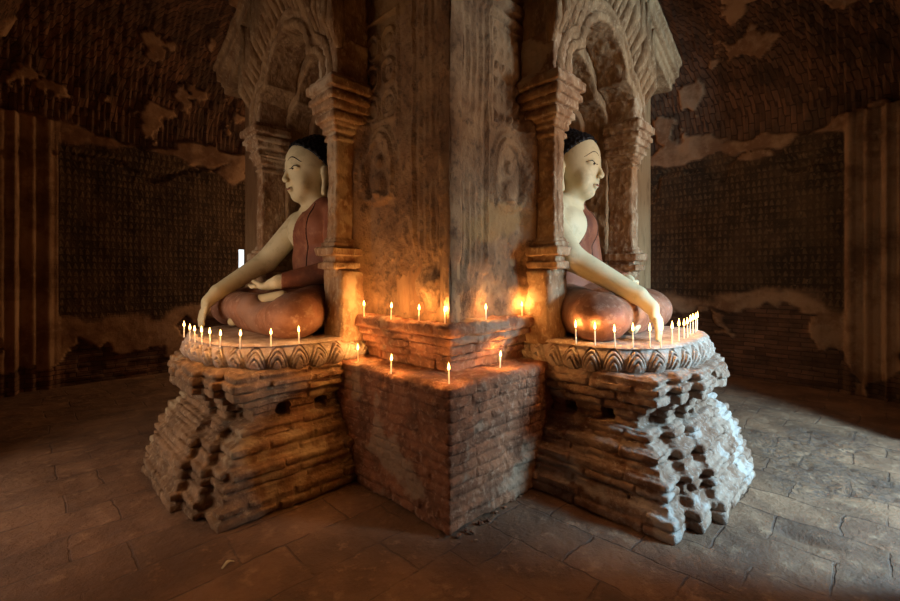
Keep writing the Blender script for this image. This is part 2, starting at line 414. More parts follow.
# outer masonry with the doorways, the upper window and the slit
T = .9
bl = [((X0-T, Y1+.06, -.1), (.92, Y1+.5, 6.2)), ((1.34, Y1+.06, -.1), (X1+T, Y1+.5, 6.2)),
      ((.92, Y1+.06, -.1), (1.34, Y1+.5, 1.5)), ((.92, Y1+.06, 2.05), (1.34, Y1+.5, 6.2))]
V, Fb = boxes(bl); o = fast_mesh('wall_outer_left', V, Fb, None, M['outside'], shade=False); o['kind'] = 'structure'
V, Fb = boxes([((X1+.06, X0-T, -.1), (X1+T, Y1+.06, 6.2))]); o = fast_mesh('wall_outer_right', V, Fb, None, M['outside'], shade=False); o['kind'] = 'structure'
bl = [((X0-T, X0-T, -.1), (X0-.06, 1.2, 6.2)), ((X0-T, 3.2, -.1), (X0-.06, Y1+.06, 6.2)), ((X0-T, 1.2, 2.9), (X0-.06, 3.2, 6.2))]
V, Fb = boxes(bl); o = fast_mesh('wall_outer_front_left', V, Fb, None, M['outside'], shade=False); o['kind'] = 'structure'
bl = [((X0-.06, X0-T, -.1), (1.4, X0-.06, 6.2)), ((3.8, X0-T, -.1), (X1+.06, X0-.06, 6.2)), ((1.4, X0-T, 2.2), (3.8, X0-.06, 2.75)), ((1.4, X0-T, 3.5), (3.8, X0-.06, 6.2))]
V, Fb = boxes(bl); o = fast_mesh('wall_outer_front_right', V, Fb, None, M['outside'], shade=False); o['kind'] = 'structure'
V, Fb = boxes([((X0-T, X0-T, 5.75), (X1+T, Y1+T, 6.3))]); o = fast_mesh('ceiling', V, Fb, None, M['outside'], shade=False); o['kind'] = 'structure'

# ------------------------------------------------------------------ wings: (u along the face, w outward, z)
def mR(P): P = np.asarray(P, float); return np.stack([P[:, 0], -P[:, 1], P[:, 2]], 1)
def mL(P): P = np.asarray(P, float); return np.stack([-P[:, 1], P[:, 0], P[:, 2]], 1)
def flipF(F): return F[:, ::-1].copy() if isinstance(F, np.ndarray) else [tuple(reversed(f)) for f in F]
def wing_mesh(side, name, V, F, parent, m, **k):
    return fast_mesh(name, (mR if side == 'R' else mL)(V), flipF(F) if side == 'R' else F, parent, m, **k)

pillar = empty('temple_pillar', (2.0, 2.0, 0), 'massive square plastered pillar at the centre, its near corner facing the viewer', 'pillar')
V, Fb = boxes([((.238, .238, 1.16), (.33, .33, 5.8)), ((.28, .28, 1.16), (1.25, 1.39, 5.8)), ((2.57, .28, 0), (3.8, 1.3, 5.8)), ((.28, 2.71, 0), (1.3, 3.94, 5.8)),
               ((1.12, 1.12, 0), (3.8, 3.94, 5.8)), ((1.2, .28, 0), (2.6, 1.2, 1.0)), ((.28, 1.3, 0), (1.2, 2.8, 1.0)),
               ((1.2, .30, 3.8), (2.6, 1.2, 5.8)), ((.30, 1.3, 3.8), (1.2, 2.8, 5.8))])
fast_mesh('core', V, Fb, pillar, M['core'], shade=False)

def face_panel(side, u1, seed):
    h = .013; us = np.arange(.222, u1+h, h); zs = np.arange(1.12, 4.6, h)
    U, Z = np.meshgrid(us, zs, indexing='ij'); U = U.ravel(); Z = Z.ravel(); Q = np.stack([U, 0*U+seed*2.3, Z], 1)
    d = np.zeros_like(U)
    ero = 1-smooth01(Z+.35*fbm(Q, .5, seed), 1.45, 1.7)                      # crumbled foot of the plaster
    d += .03*((U < .33))+.012*((U > .345) & (U < .60))*(np.sin((U-.345)/.255*PI*8) > 0)*np.clip(.7+1.6*fbm(Q, .35, 71), 0, 1.3)
    d += .02*((U > .60) & (U < .635))
    if side == 'R':
        a0, a1, zb, zt = .68, 1.06, 2.64, 3.36
    else:
        a0, a1, zb, zt = .82, 1.22, 2.72, 3.5
    inp = (U > a0) & (U < a1) & (Z > zb) & (Z < zt)
    fr = (U > a0-.03) & (U < a1+.03) & (Z > zb-.03) & (Z < zt+.03) & ~inp
    d += .014*fr-.012*inp
    if side == 'R':
        ru = (U-a0)/.085; rz = (Z-zb)/.12; fu = ru-np.floor(ru)-.5; fz = rz-np.floor(rz)-.45
        d += inp*.034*smooth01(.40-np.sqrt((fu*1.3)**2+(fz)**2), 0, .25)
        d += .022*((Z > 3.42) & (Z < 3.47))+.035*((Z > 3.5) & (Z < 3.58))+.02*((Z > 3.62) & (Z < 3.66))
    else:
        for cu in (.92, 1.12):
            for cz in (2.84, 3.08, 3.32):
                rr = np.sqrt(((U-cu)/.085)**2+((Z-cz)/.105)**2); d += .022*(np.abs(rr-.9) < .14)+.016*(rr < .5)
    # relief arch with a small seated figure
    cu = (a0+a1)/2; cz = zb-.42
    rr = np.sqrt(((U-cu)/.17)**2+((Z-cz)/.30)**2)
    d += .022*(np.abs(rr-1) < .1)*(Z > cz-.2)+.012*(np.abs(rr-1.22) < .06)*(Z > cz-.2)
    d += .030*smooth01(1-np.sqrt(((U-cu)/.055)**2+((Z-cz-.10)/.07)**2), 0, .5)+.035*smooth01(1-np.sqrt(((U-cu)/.10)**2+((Z-cz+.08)/.12)**2), 0, .5)
    d += .03*smooth01(1-np.sqrt(((U-cu)/.15)**2+((Z-cz+.19)/.06)**2), 0, .5)
    keep = 1-smooth01(fbm(Q, .45, seed+3), .15, .45)*.6
    d = d*keep*(1-ero)*1.25
    d += ero*(-.02+.05*fbm(Q, .3, seed+6, 5))+fbm(Q, .6, seed+9, 4)*.018+fbm(Q*np.array([1, 1, .5]), .07, seed+12, 3)*.010+fbm(Q, .05, seed+14, 3)*.006
    d += .05*np.exp(-((U-.38)/.16)**2-((Z-1.42)/.10)**2)*(1+.6*fbm(Q, .1, seed+20))
    # rounded worn corner
    d = np.where(U < .31, np.maximum(d, .016+.006*fbm(Q, .12, 61)+.012*smooth01(U, .31, .25)), d)
    d -= .004*np.exp(-(U-.25)/.02)*np.clip(.5+fbm(Q, .3, seed+30), 0, 1)
    d += .10*smooth01(U, u1-.16, u1-.05)*(1-smooth01(Z, 2.75, 3.0))
    Vv = np.stack([U, -.25+d, Z], 1)
    return wing_mesh(side, 'carved_face', Vv, gridsurf(len(us), len(zs))[:, ::-1], pillar, M['pillar'])
face_panel('R', 1.16, 1); face_panel('L', 1.30, 2)

# ---- columns, arch frames
def column_mesh():
    g = Grid((-.2, -.32, .9), (.34, .18, 3.42), .011)
    g.box((.0, -.25, 1.7), (.135, .0, 2.7), .012)
    g.box((.035, -.1, 1.8), (.105, .012, 2.6), .01)
    g.box((-.07, -.26, .98), (.2, .0, 1.56), .03)
    g.box((-.035, -.26, 1.5), (.17, .015, 1.6), .02)
    for z0, z1, e in ((1.56, 1.62, .06), (1.62, 1.66, .03), (1.66, 1.73, .07), (1.73, 1.77, .035), (1.77, 1.80, .015)):
        g.box((-e, -.26, z0), (.14+e, e, z1+.004), .012)
    zz = 2.58
    for hgt, e in ((.03, .02), (.03, .005), (.05, .035), (.03, .05), (.05, .075), (.03, .06), (.06, .095), (.05, .12), (.03, .10), (.07, .135), (.03, .11)):
        g.box((-e, -.26, zz), (.14+e*.9, e*.9, zz+hgt+.003), .009); zz += hgt
    g.box((-.08, -.26, zz-.02), (.19, .05, 3.36), .02)
    V, F = g.mesh(); return V, F
CV, CF = column_mesh()
def split_part(V, F, z0, z1):
    fz = V[F].mean(1)[:, 2]; k = (fz >= z0) & (fz < z1); f = F[k]; u, inv = np.unique(f, return_inverse=True)
    return V[u], inv.reshape(f.shape)
def columns(side, off):
    uc = 1.91+off
    for n, (u0, mir) in enumerate(((uc-.79, False), (uc+.79, True))):
        V = CV.copy()
        Fc = CF
        if mir: V[:, 0] = -V[:, 0]; Fc = CF[:, ::-1]
        V[:, 0] += u0; sd = n+(5 if side == 'R' else 9)
        V = disp(V, Fc, .016, .16, sd); V = disp(V, Fc, .007, .04, sd+2, 2)
        col = None
        a, f = split_part(V, Fc, 1.80, 2.58); col = wing_mesh(side, 'niche_column', a, f, pillar, M['column'])
        col['_b'] = tuple(pillar.location)
        a, f = split_part(V, Fc, 2.58, 9); wing_mesh(side, 'capital', a, f, col, M['column'])
        a, f = split_part(V, Fc, 0, 1.80); wing_mesh(side, 'column_base', a, f, col, M['column'])
        del col['_b']
columns('R', 0); columns('L', OFF)

def poly_sd(U, Z, poly):
    p = np.array(poly); d = np.full(U.shape, 1e9); s = np.zeros(U.shape, bool)
    for i in range(len(p)):
        a, b = p[i], p[(i+1) % len(p)]; e = b-a; t = np.clip(((U-a[0])*e[0]+(Z-a[1])*e[1])/(e@e+1e-12), 0, 1)
        d = np.minimum(d, (U-a[0]-t*e[0])**2+(Z-a[1]-t*e[1])**2)
        c = ((a[1] > Z) != (b[1] > Z)); xx = a[0]+(Z-a[1])*(b[0]-a[0])/(b[1]-a[1]+1e-12); s ^= c & (U < xx)
    return np.where(s, -1, 1)*np.sqrt(d)
def foil(hw, z0, zs, zc, za, cw):
    """trefoil arch outline: side lobes then a pointed crown; symmetric about u=0"""
    r = [(hw, z0), (hw, zs)]
    for k in range(1, 9):
        t = k/8; r.append((hw+(cw-hw)*t+.05*math.sin(PI*t), zs+(zc-zs)*t+.04*math.sin(PI*t)))
    r.append((cw-.01, zc-.04))
    for k in range(1, 11):
        t = k/10; r.append(((cw+.01)*math.cos(t*PI/2)**.8 if t < 1 else 0, zc-.02+(za-zc+.02)*(.82*math.sin(t*PI/2)+.18*t**3)))
    return r+[(-u, z) for u, z in reversed(r[:-1])]
def arch_plate(side, off, name, u0, u1, w0, w1, z0, z1, outline, m, seed, rings=(), amp=.02):
    uc = 1.91+off; h = .014; g = Grid((u0-.05, w0-.05, z0-.05), (u1+.05, w1+.09, z1+.05), h)
    U, Z = np.meshgrid(g.ax[0], g.ax[2], indexing='ij')
    hole = poly_sd(U-uc, Z, outline)
    rect = np.maximum(np.maximum(u0-U, U-u1), np.maximum(z0-Z, Z-z1))
    Wd = g.ax[1][None, :, None]; wt = np.zeros_like(U)+w1
    for (a, b, dw) in rings: wt = wt+dw*smooth01(hole, a-.01, a+.01)*(1-smooth01(hole, b-.01, b+.01))
    d2 = np.maximum(rect, -hole)[:, None, :]
    g.v = np.maximum(np.maximum(d2, w0-Wd), Wd-wt[:, None, :]).astype(np.float32)
    V, F = g.mesh(); V = smoothv(V, F, 1, .4); V = disp(V, F, amp, .14, seed); V = disp(V, F, .008, .04, seed+3, 2)
    return wing_mesh(side, name, V, F, pillar, m)
def flame_mesh(u, z, L, wd, lean, w0, th):
    n = 16; V = []; F = []
    for i in range(n+1):
        t = i/n; ww = wd*(.35+.65*math.sin(PI*min(t*1.3+.1, 1)))*(1-t**2.2)+.004; q = min(1, .15+t*3.5)
        cu = u+lean*L*(t**1.6)+.12*lean*math.sin(t*PI*2)*L*.4; cz = z+L*t
        for du, dw in ((-ww, 0), (-ww*.85, th*.6*q), (-ww*.1, th*(1.05-.3*t)*q), (ww*.55, th*.55*q), (ww, 0), (ww, -.03), (-ww, -.03)):
            V.append((cu+du, w0+dw, cz))
    k = 7
    for i in range(n):
        for j in range(k): a = i*k+j; b = i*k+(j+1) % k; F.append((a, b, b+k, a+k))
    F.append(tuple(range(k-1, -1, -1))); F.append(tuple(n*k+j for j in range(k)))
    return V, F
def niche(side, off, sd):
    uc = 1.91+off; rnd = random.Random(sd)
    out = foil(.66, 2.9, 3.12, 3.36, 3.74, .40); inn = foil(.60, .9, 3.05, 3.26, 3.6, .36)
    arch_plate(side, off, 'arch_frame', uc-.86, uc+.86, -.25, .03, 3.02, 4.9, out, M['stucco'], sd, rings=((.0, .07, .03), (.11, .17, .035)))
    arch_plate(side, off, 'inner_arch', uc-.78, uc+.78, -.49, -.25, .95, 4.2, inn, M['stucco'], sd+5, rings=((0, .04, .015),), amp=.014)
    in2 = foil(.54, .9, 3.0, 3.2, 3.5, .33)
    arch_plate(side, off, 'inner_arch', uc-.70, uc+.70, -.74, -.48, .95, 4.2, in2, M['core'], sd+7, amp=.012)
    # flame tongues fanning above the arch
    for i in range(30):
        s = -1 if i % 2 else 1; q = (i//2)/14; uu = q*.86
        zb = 3.30 + .62*(1-q)**.9 + (.0 if uu > .5 else .05)
        L = .50+.30*(1-abs(q-.35))+rnd.uniform(-.06, .08); wd = .030+rnd.uniform(0, .014)
        V, F = flame_mesh(uc+s*uu, zb-.05, L, wd, s*(.05+.07*q)*rnd.uniform(.5, 1.3), .03, .09+rnd.uniform(0, .08))
        V = np.array(V); V = V+np.stack([vnoise(V, .08, sd+i), vnoise(V, .08, sd+i+50), 0*V[:, 0]], 1)*.006
        wing_mesh(side, 'flame_ornament', V, F, pillar, M['stucco'])
    for i in range(22):
        s = -1 if i % 2 else 1; q = (i//2)/10; uu = q*.84
        V, F = flame_mesh(uc+s*uu, 3.98+.35*(1-q), .55+.2*rnd.random(), .05+.02*rnd.random(), s*.08*q, .03, .05+.06*rnd.random())
        wing_mesh(side, 'flame_ornament', V, F, pillar, M['stucco'])
    # small tongues climbing the pier beside the far column
    for i in range(5):
        V, F = flame_mesh(uc+.92+i*.07, 3.1+i*.14, .42, .035, .12, -.24, .10)
        wing_mesh(side, 'flame_ornament', V, F, pillar, M['stucco'])
    # raking cornice of the gable
    for s in (1, -1):
        g = Grid((-.05, -.3, -.3), (2.3, .3, .35), .016)
        L = 2.1
        for z0, z1, wo in ((0, .07, .06), (.07, .12, .09), (.12, .24, .14), (.24, .30, .17)):
            g.box((0, -.27, z0), (L, wo, z1+.004), .012)
        V, F = g.mesh(); a = math.radians(25); V = V-np.array([0, 0, 0])
        u = V[:, 0]*math.cos(a)-V[:, 2]*math.sin(a)*0; zz = V[:, 0]*math.sin(a)+V[:, 2]
        V = np.stack([uc+s*(1.62-u), V[:, 1], 3.62+zz], 1); F2 = F[:, ::-1] if s > 0 else F
        V = disp(V, F2, .016, .15, sd+11)
        if s < 0: V[:, 0] = np.maximum(V[:, 0], .3)
        wing_mesh(side, 'raking_cornice', V, F2, pillar, M['stucco'])
niche('R', 0, 3); niche('L', OFF, 17)

# ------------------------------------------------------------------ corner pedestal
cp = empty('corner_pedestal', (.5, .5, 0), 'brick corner pedestal with two candle ledges at the foot of the pillar', 'pedestal')
def brick_run(g, rnd, u0, u1, w0, w1, z0, z1, depth=.14, L=.28, j=.010, gap=.012, sides=('f', 'l'), r=.010, axis='uw'):
    x = u0-rnd.random()*L*.6
    if 'f' in sides:
        while x < u1:
            l = L*rnd.uniform(.75, 1.2); a, b = max(x, u0), min(x+l-gap*.5, u1)
            if b-a > .03: g.box((a, w1-depth, z0+gap*.5*rnd.random()), (b, w1-j*rnd.random()**2, z1-gap*.7), r)
            x += l
    for sd in ('l', 'r'):
        if sd not in sides: continue
        y = w0-rnd.random()*L*.6
        while y < w1:
            l = L*rnd.uniform(.75, 1.2); a, b = max(y, w0), min(y+l-gap, w1)
            if b-a > .03:
                jj = j*rnd.random()**2
                lo, hi = ((u0+jj, a, z0+gap*.5*rnd.random()), (u0+depth, b, z1-gap*.7)) if sd == 'l' else ((u1-depth, a, z0), (u1-jj, b, z1-gap*.7))
                g.box(lo, hi, r)
            y += l
# here the pedestal is built directly in world x,y (faces x=x0 and y=y0)
def corner_block(name, prof, xe, ye, seed, L=.28):
    rnd = random.Random(seed); z1 = prof[-1][1]; z0 = prof[0][0]
    g = Grid((-.06, -.06, z0-.05), (xe+.05, ye+.05, z1+.05), .0115)
    for (a, b, ins) in prof:
        g.box((ins+.019, ins+.019, a-.004), (xe, ye, b+.004), .008)
        nb = max(1, round((b-a)/.064)); hh = (b-a)/nb
        for k in range(nb):
            za, zb = a+k*hh, a+(k+1)*hh
            for ax in (0, 1):
                e = xe if ax == 0 else ye; x = ins-(rnd.random()*.2 if (k+ax) % 2 else 0)
                while x < e:
                    l = L*rnd.uniform(.8, 1.15); p, q = max(x, ins), min(x+l-.011, e); jj = .012*rnd.random()**2
                    lo, hi = (p, ins+jj, za+.002), (q, ins+.15, zb-.010)
                    if ax == 1: lo, hi = (lo[1], lo[0], lo[2]), (hi[1], hi[0], hi[2])
                    if q-p > .03: g.box(lo, hi, .008)
                    x += l
    V, F = g.mesh(); V = smoothv(V, F, 1, .3)
    V = disp(V, F, .026, .26, seed+2, 3); V = disp(V, F, .010, .04, seed+4, 3)
    V[:, 2] = np.maximum(V[:, 2], -.02)
    return fast_mesh(name, V, F, cp, M['pedestal_brick'])
corner_block('lower_block', [(0, .13, -.012), (.13, .855, 0)], 1.12, 1.26, 3)
corner_block('upper_ledge', [(.85, .93, .27), (.93, .99, .235), (.99, 1.06, .19), (1.06, 1.12, .15), (1.12, 1.20, .115)], 1.10, 1.24, 8, .3)

# ------------------------------------------------------------------ statue plinths
def lotus_seat(side, off, parent):
    uc = 1.83+off; nu, nv = 1100, 50; th = np.linspace(-.32*PI, 1.32*PI, nu); v = np.linspace(0, 1, nv)
    ex = 2.7; A, B, wc = .775, .645, .14
    TH, Vv = np.meshgrid(th, v, indexing='ij'); TH = TH.ravel(); Vv = Vv.ravel()
    c, s = np.cos(TH), np.sin(TH); rr = (np.abs(c)**ex+np.abs(s)**ex)**(-1/ex)
    arc = np.zeros(nu); px = A*(np.abs(np.cos(th))**ex+np.abs(np.sin(th))**ex)**(-1/ex)*np.cos(th); py = B*(np.abs(np.cos(th))**ex+np.abs(np.sin(th))**ex)**(-1/ex)*np.sin(th)
    arc[1:] = np.cumsum(np.hypot(np.diff(px), np.diff(py))); Np = 27; ph = np.repeat(arc/arc[-1]*Np, nv)
    f = ph-np.floor(ph)-.5
    zz = .845+.19*np.clip(Vv/.8, 0, 1); prof = .0+.045*np.sin(np.clip(Vv/.8, 0, 1)*PI)-.02
    h = np.clip(Vv/.8, 0, 1)
    # nested pointed petals: ridge lines
    env = lambda k: np.clip(1-(np.abs(f)/k)**1.8, 0, 1)**.55
    pet = np.zeros_like(f)
    for k, lev in ((.49, .84), (.37, .68), (.20, .46)):
        top = env(k)*lev; pet += .014*smooth01(top-h, 0, .06)-.022*np.exp(-((top-h)/.035)**2)
    pet += .02*(h > .88)
    shrink = np.where(Vv > .8, (Vv-.8)/.2, 0)
    off_r = (prof+pet)*(Vv <= .8)+(.01)*(Vv > .8)
    X = (A*rr+off_r)*c*(1-shrink); Y = (B*rr+off_r)*s*(1-shrink)
    Zt = np.where(Vv > .8, 1.035, zz)
    P = np.stack([uc+X, wc+Y, Zt], 1)
    F = gridsurf(nu, nv)[:, ::-1]; F = F[:, ::-1] if True else F
    N = fbm(P, .12, 3, 4)*.012
    P[:, 2] += np.where(Vv > .8, N*.8, N*.5); P[:, 0] += c*N; P[:, 1] += s*N
    return wing_mesh(side, 'lotus_seat', P, F, parent, M['lotus'])

def plinth(side, off, seed, m, label):
    rnd = random.Random(seed); loc = (1.85, -.4, 0) if side == 'R' else (-.4, 1.85+off, 0)
    e = empty('statue_plinth', loc, label, 'plinth')
    U0, U1 = .82+off, 2.64+off
    # (z0,z1,inset)
    prof = [(0, .065, 0.0), (.065, .13, .006), (.13, .185, .05), (.185, .24, .055), (.24, .30, .065), (.30, .36, .12), (.36, .42, .13),
            (.42, .46, .19), (.46, .51, .20), (.51, .56, .275), (.56, .62, .27), (.62, .68, .235), (.68, .75, .20), (.75, .81, .185), (.81, .86, .205)]
    g = Grid((U0-.06, -.3, -.04), (U1+.06, 1.16, 1.0), .0115)
    for z0, z1, ins in prof:
        wi = ins*(.8 if z0 > .65 else 1)
        rects = [(U0+ins, U1-ins*.7, .95-wi), (U0+.23+ins*.9, U1-.22-ins*.6, 1.02-wi), (U0+.45+ins*.8, U1-.50-ins*.4, 1.09-wi*1.05)]
        for k, (a, b, w) in enumerate(rects):
            g.box((a+.03, -.28, z0-.005), (b-.03, w-.035, z1+.006), .01)
            brick_run(g, rnd, a, b, (-.28 if k == 0 else w-.16), w, z0, z1, depth=.16, L=.38 if k == 0 else .32, j=.018, gap=.014, sides=('f', 'l', 'r'), r=.008)
    # broken sockets in the waist on the inner side
    for w in (.1, .38, .64): g.box((U0+.15, w, .52), (U0+.45, w+.09, .60), .01, sub=True)
    for _ in range(4):     # bites where bricks have fallen away along the redented edges
        k = rnd.randrange(3); a = (U0, U0+.23, U0+.42)[k]; b = (U1, U1-.2, U1-.62)[k]; w = (.95, 1.015, 1.075)[k]
        zc = rnd.uniform(.05, .84); ins = [p[2] for p in prof if p[0] <= zc <= p[1]][0]
        uu = (a+ins) if rnd.random() < .65 else rnd.uniform(a+ins, b-ins); r = rnd.uniform(.04, .09); zz = [p for p in prof if p[0] <= zc <= p[1]][0]
        g.box((uu-r, w-ins-r*.8, zz[0]), (uu+r, w+.05, zz[1]), .008, sub=True)
    V, F = g.mesh(); V = smoothv(V, F, 1, .4)
    q = mR(V) if side == 'R' else mL(V)
    V = disp(V, F, .022, .22, seed, 3); V = disp(V, F, .011, .05, seed+5, 3)
    V[:, 2] = np.maximum(V[:, 2], -.02)
    b = wing_mesh(side, 'brick_base', V, F, e, m)
    lotus_seat(side, off, e)
    return e
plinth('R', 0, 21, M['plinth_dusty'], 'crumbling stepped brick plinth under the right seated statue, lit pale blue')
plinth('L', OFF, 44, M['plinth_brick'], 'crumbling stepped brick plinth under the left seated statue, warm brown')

# ------------------------------------------------------------------ Buddha statues
def statue_meshes():
    h = .0095
    HC = np.array([0, -.02, 1.50])
    def legs(g, k, inf=0):
        g.ell((0, .10, .20), (.40+inf, .30+inf, .22+inf), k)
        for s in (-1, 1):
            g.cap((s*.28, .02, .20), (s*.65, -.36, .175), .20+inf, .165+inf, k)
            g.ell((s*.65, -.38, .165), (.19+inf, .20+inf, .16+inf), k)
        g.cap((-.62, -.42, .17), (.14, -.50, .22), .150+inf, .10+inf, k)
        g.cap((.62, -.42, .13), (-.16, -.44, .11), .150+inf, .11+inf, k)
        g.cap((0, -.1, .2), (0, -.38, .16), .2+inf, .14+inf, k)
    def torso(g, k, inf=0):
        g.ell((0, .16, .36), (.31+inf, .23+inf, .26+inf), k)
        g.ell((0, .17, .64), (.32+inf, .21+inf, .32+inf), k)
        g.ell((0, .16, .90), (.39+inf, .215+inf, .23+inf), k)
        g.cap((-.34, .17, 1.03), (.34, .17, 1.03), .115+inf, .115+inf, k)
        g.cap((-.14, .16, 1.11), (.14, .16, 1.11), .10+inf, .10+inf, .08)
        g.ell((-.15, .04, .92), (.16+inf, .09+inf, .14+inf), k); g.ell((.15, .04, .92), (.16+inf, .09+inf, .14+inf), k)
    def larm(g, k, inf=0):
        g.cap((.39, .16, 1.01), (.44, .09, .52), .115+inf, .10+inf, k)
        g.cap((.44, .09, .52), (.23, -.32, .42), .095+inf, .060+inf, k)
    g = Grid((-.90, -.88, -.04), (.90, .56, 1.9), h)
    torso(g, .05); legs(g, .04)
    larm(g, .03)
    # right arm reaching down over the shin
    g.cap((-.40, .16, 1.01), (-.54, -.12, .62), .122, .105, .03)
    g.cap((-.54, -.12, .62), (-.44, -.60, .33), .103, .066, .03)
    g.cap((-.44, -.60, .33), (-.425, -.68, .25), .062, .056, .02)
    g.ell((-.422, -.705, .20), (.064, .035, .075), .02)
    for i, (dx, L) in enumerate(((-.048, .15), (-.017, .17), (.014, .165), (.045, .13))):
        a = (-.422+dx, -.725, .16); b = (-.422+dx*1.15, -.74, .16-L*.5); c = (-.422+dx*1.15, -.738, .16-L*.92)
        g.cap(a, b, .0185, .017, .004); g.cap(b, c, .017, .0125, .004)
    g.cap((-.375, -.70, .22), (-.345, -.73, .15), .02, .017, .006); g.cap((-.345, -.73, .15), (-.345, -.74, .09), .017, .012, .004)
    # left hand palm up in the lap
    g.cap((.23, -.32, .43), (.16, -.36, .40), .055, .05, .02)
    g.ell((.09, -.38, .385), (.10, .065, .035), .02)
    for i, (dy, L) in enumerate(((-.055, .13), (-.020, .16), (.015, .165), (.048, .145))):
        a = (.02, -.385+dy, .385); b = (.02-L*.55, -.385+dy*1.05, .378); c = (.02-L, -.385+dy*1.05, .392)
        g.cap(a, b, .019, .0175, .004); g.cap(b, c, .0175, .0125, .004)
    g.cap((.10, -.43, .40), (.03, -.455, .425), .021, .018, .006); g.cap((.03, -.455, .425), (-.03, -.44, .43), .018, .013, .004)
    # feet, soles up
    g.cap((.14, -.50, .25), (.34, -.34, .31), .055, .045, .02); g.cap((-.16, -.5, .10), (-.3, -.52, .06), .05, .04, .02)
    # neck, head
    g.cap((0, .15, 1.08), (0, .11, 1.32), .135, .118, .05)
    hy = .085
    g.ell((0, hy, 1.53), (.198, .235, .235), .0)
    g.ell((0, hy-.045, 1.395), (.162, .175, .232), .06)
    g.ell((0, hy-.130, 1.220), (.066, .055, .05), .05)                   # chin
    for s in (-1, 1):
        g.ell((s*.095, hy-.135, 1.335), (.055, .05, .08), .06)          # cheeks
        g.ell((s*.080, hy-.188, 1.462), (.056, .030, .026), .012)        # lids
        g.ell((s*.207, hy+.04, 1.42), (.020, .045, .085), .012); g.cap((s*.207, hy+.03, 1.37), (s*.212, hy+.02, 1.24), .020, .024, .01)
    g.cap((0, hy-.205, 1.500), (0, hy-.258, 1.360), .014, .021, .018)    # nose
    g.ell((0, hy-.245, 1.348), (.037, .022, .019), .012)
    g.ell((0, hy-.208, 1.282), (.048, .018, .011), .01); g.ell((0, hy-.204, 1.262), (.038, .018, .011), .01)
    SD = g
    V, F = g.mesh(); V = smoothv(V, F, 1, .3)
    parts = {'body': (V, F)}
    # robe over the left shoulder, arm and torso
    r = Grid((-.6, -.6, .15), (.75, .55, 1.34), .0095)
    torso(r, .05, .011)
    r.clip((-.86, -.35, .36), (-.02, -.04, 1.0))
    r2 = Grid((-.6, -.6, .15), (.75, .55, 1.34), .0095); larm(r2, .03, .013)
    r2.clip((-.45, -.88, .0), (.235, -.30, .43))
    r.v = np.minimum(r.v, r2.v)
    parts['robe'] = r.mesh()
    hmm = Grid((-.6, -.6, .15), (.75, .55, 1.34), .0075)
    torso(hmm, .05, .019); hmm.clip((-.86, -.35, .36), (-.008, -.04, 1.0)); hmm.clip((.86, .35, -.36), (-.032, -.04, 1.0))
    parts['robe_hem'] = hmm.mesh()
    hm2 = Grid((-.6, -.6, .15), (.75, .55, 1.34), .0075)
    torso(hm2, .05, .017); n = (-.80, -.5, .10); hm2.clip(n, (.19, -.04, 1.0)); hm2.clip(tuple(-x for x in n), (.205, -.04, 1.0))
    hm2.clip((0, 1, 0), (0, .05, 0)); parts['robe_hem2'] = hm2.mesh()
    q = Grid((-.92, -.7, -.05), (.92, .55, .55), .0105); legs(q, .04, .011); q.clip((0, 0, -1), (0, 0, .0))
    parts['leg_robe'] = q.mesh()
    # hair
    a = Grid((-.3, -.32, 1.2), (.3, .42, 1.95), .0095)
    a.ell((0, .09, 1.535), (.214, .248, .245), 0); a.ell((0, .15, 1.745), (.10, .10, .085), .05); a.clip((0, -.60, -.80), (0, -.085, 1.675))
    HV, HF = a.mesh(); N = vnormals(HV, HF)
    rs = np.random.RandomState(4); pick = []
    for i in rs.permutation(len(HV)):
        p = HV[i]
        if (p[1]+.085)*.6+(p[2]-1.675)*.8 < .008: continue
        if all((p-HV[j]) @ (p-HV[j]) > .030**2 for j in pick): pick.append(i)
        if len(pick) > 420: break
    dist = np.full(len(HV), 9.0)
    for j in pick: dist = np.minimum(dist, np.linalg.norm(HV-HV[j], axis=1))
    HV = HV+N*(.013*np.sqrt(np.clip(1-(dist/.018)**2, 0, 1)))[:, None]
    parts['hair'] = (HV, HF)
    # painted features, laid on the face surface
    def front(x, z):
        best = None
        ix = (x-SD.lo[0])/h; iz = (z-SD.lo[2])/h; col = SD.v[int(round(ix)), :, int(round(iz))]
        k = np.argmax(col < 0); y = SD.ax[1][k]
        t = col[k-1]/(col[k-1]-col[k]+1e-9); return SD.ax[1][k-1]+t*h
    def strip(pts, rad):
        V = []; F = []; n = len(pts); K = 6
        for i, (x, z) in enumerate(pts):
            y = front(x, z); rr = rad*(.35+.65*math.sin(PI*(i+.3)/(n-.4)))
            a = np.array(pts[max(i-1, 0)]); b = np.array(pts[min(i+1, n-1)]); d = (b-a)/np.linalg.norm(b-a)
            for k in range(K):
                c, s = math.cos(2*PI*k/K)*rr, math.sin(2*PI*k/K)*rr*.5; V.append((x-d[1]*c, y+s, z+d[0]*c))
        for i in range(n-1):
            for k in range(K): a = i*K+k; b = i*K+(k+1) % K; F.append((a, b, b+K, a+K))
        F.append(tuple(range(K))[::-1]); F.append(tuple((n-1)*K+k for k in range(K)))
        return np.array(V), F
    feat = []
    for s in (-1, 1):
        brow = [(s*(.020+.130*t), 1.508+.050*math.sin(PI*min(t*.95+.08, 1)**.8)) for t in np.linspace(0, 1, 14)]
        feat.append(('eyebrow', *strip(brow, .0052), 'brow'))
        lid = [(s*(.030+.110*t), 1.452+.010*math.sin(PI*t)-.008*math.sin(2*PI*t)+.010*t) for t in np.linspace(0, 1, 12)]
        feat.append(('eyelid_line', *strip(lid, .0052), 'brow'))
        iris = [(s*(.068+.026*t), 1.450) for t in np.linspace(0, 1, 6)]
        feat.append(('eye', *strip(iris, .0095), 'brow'))
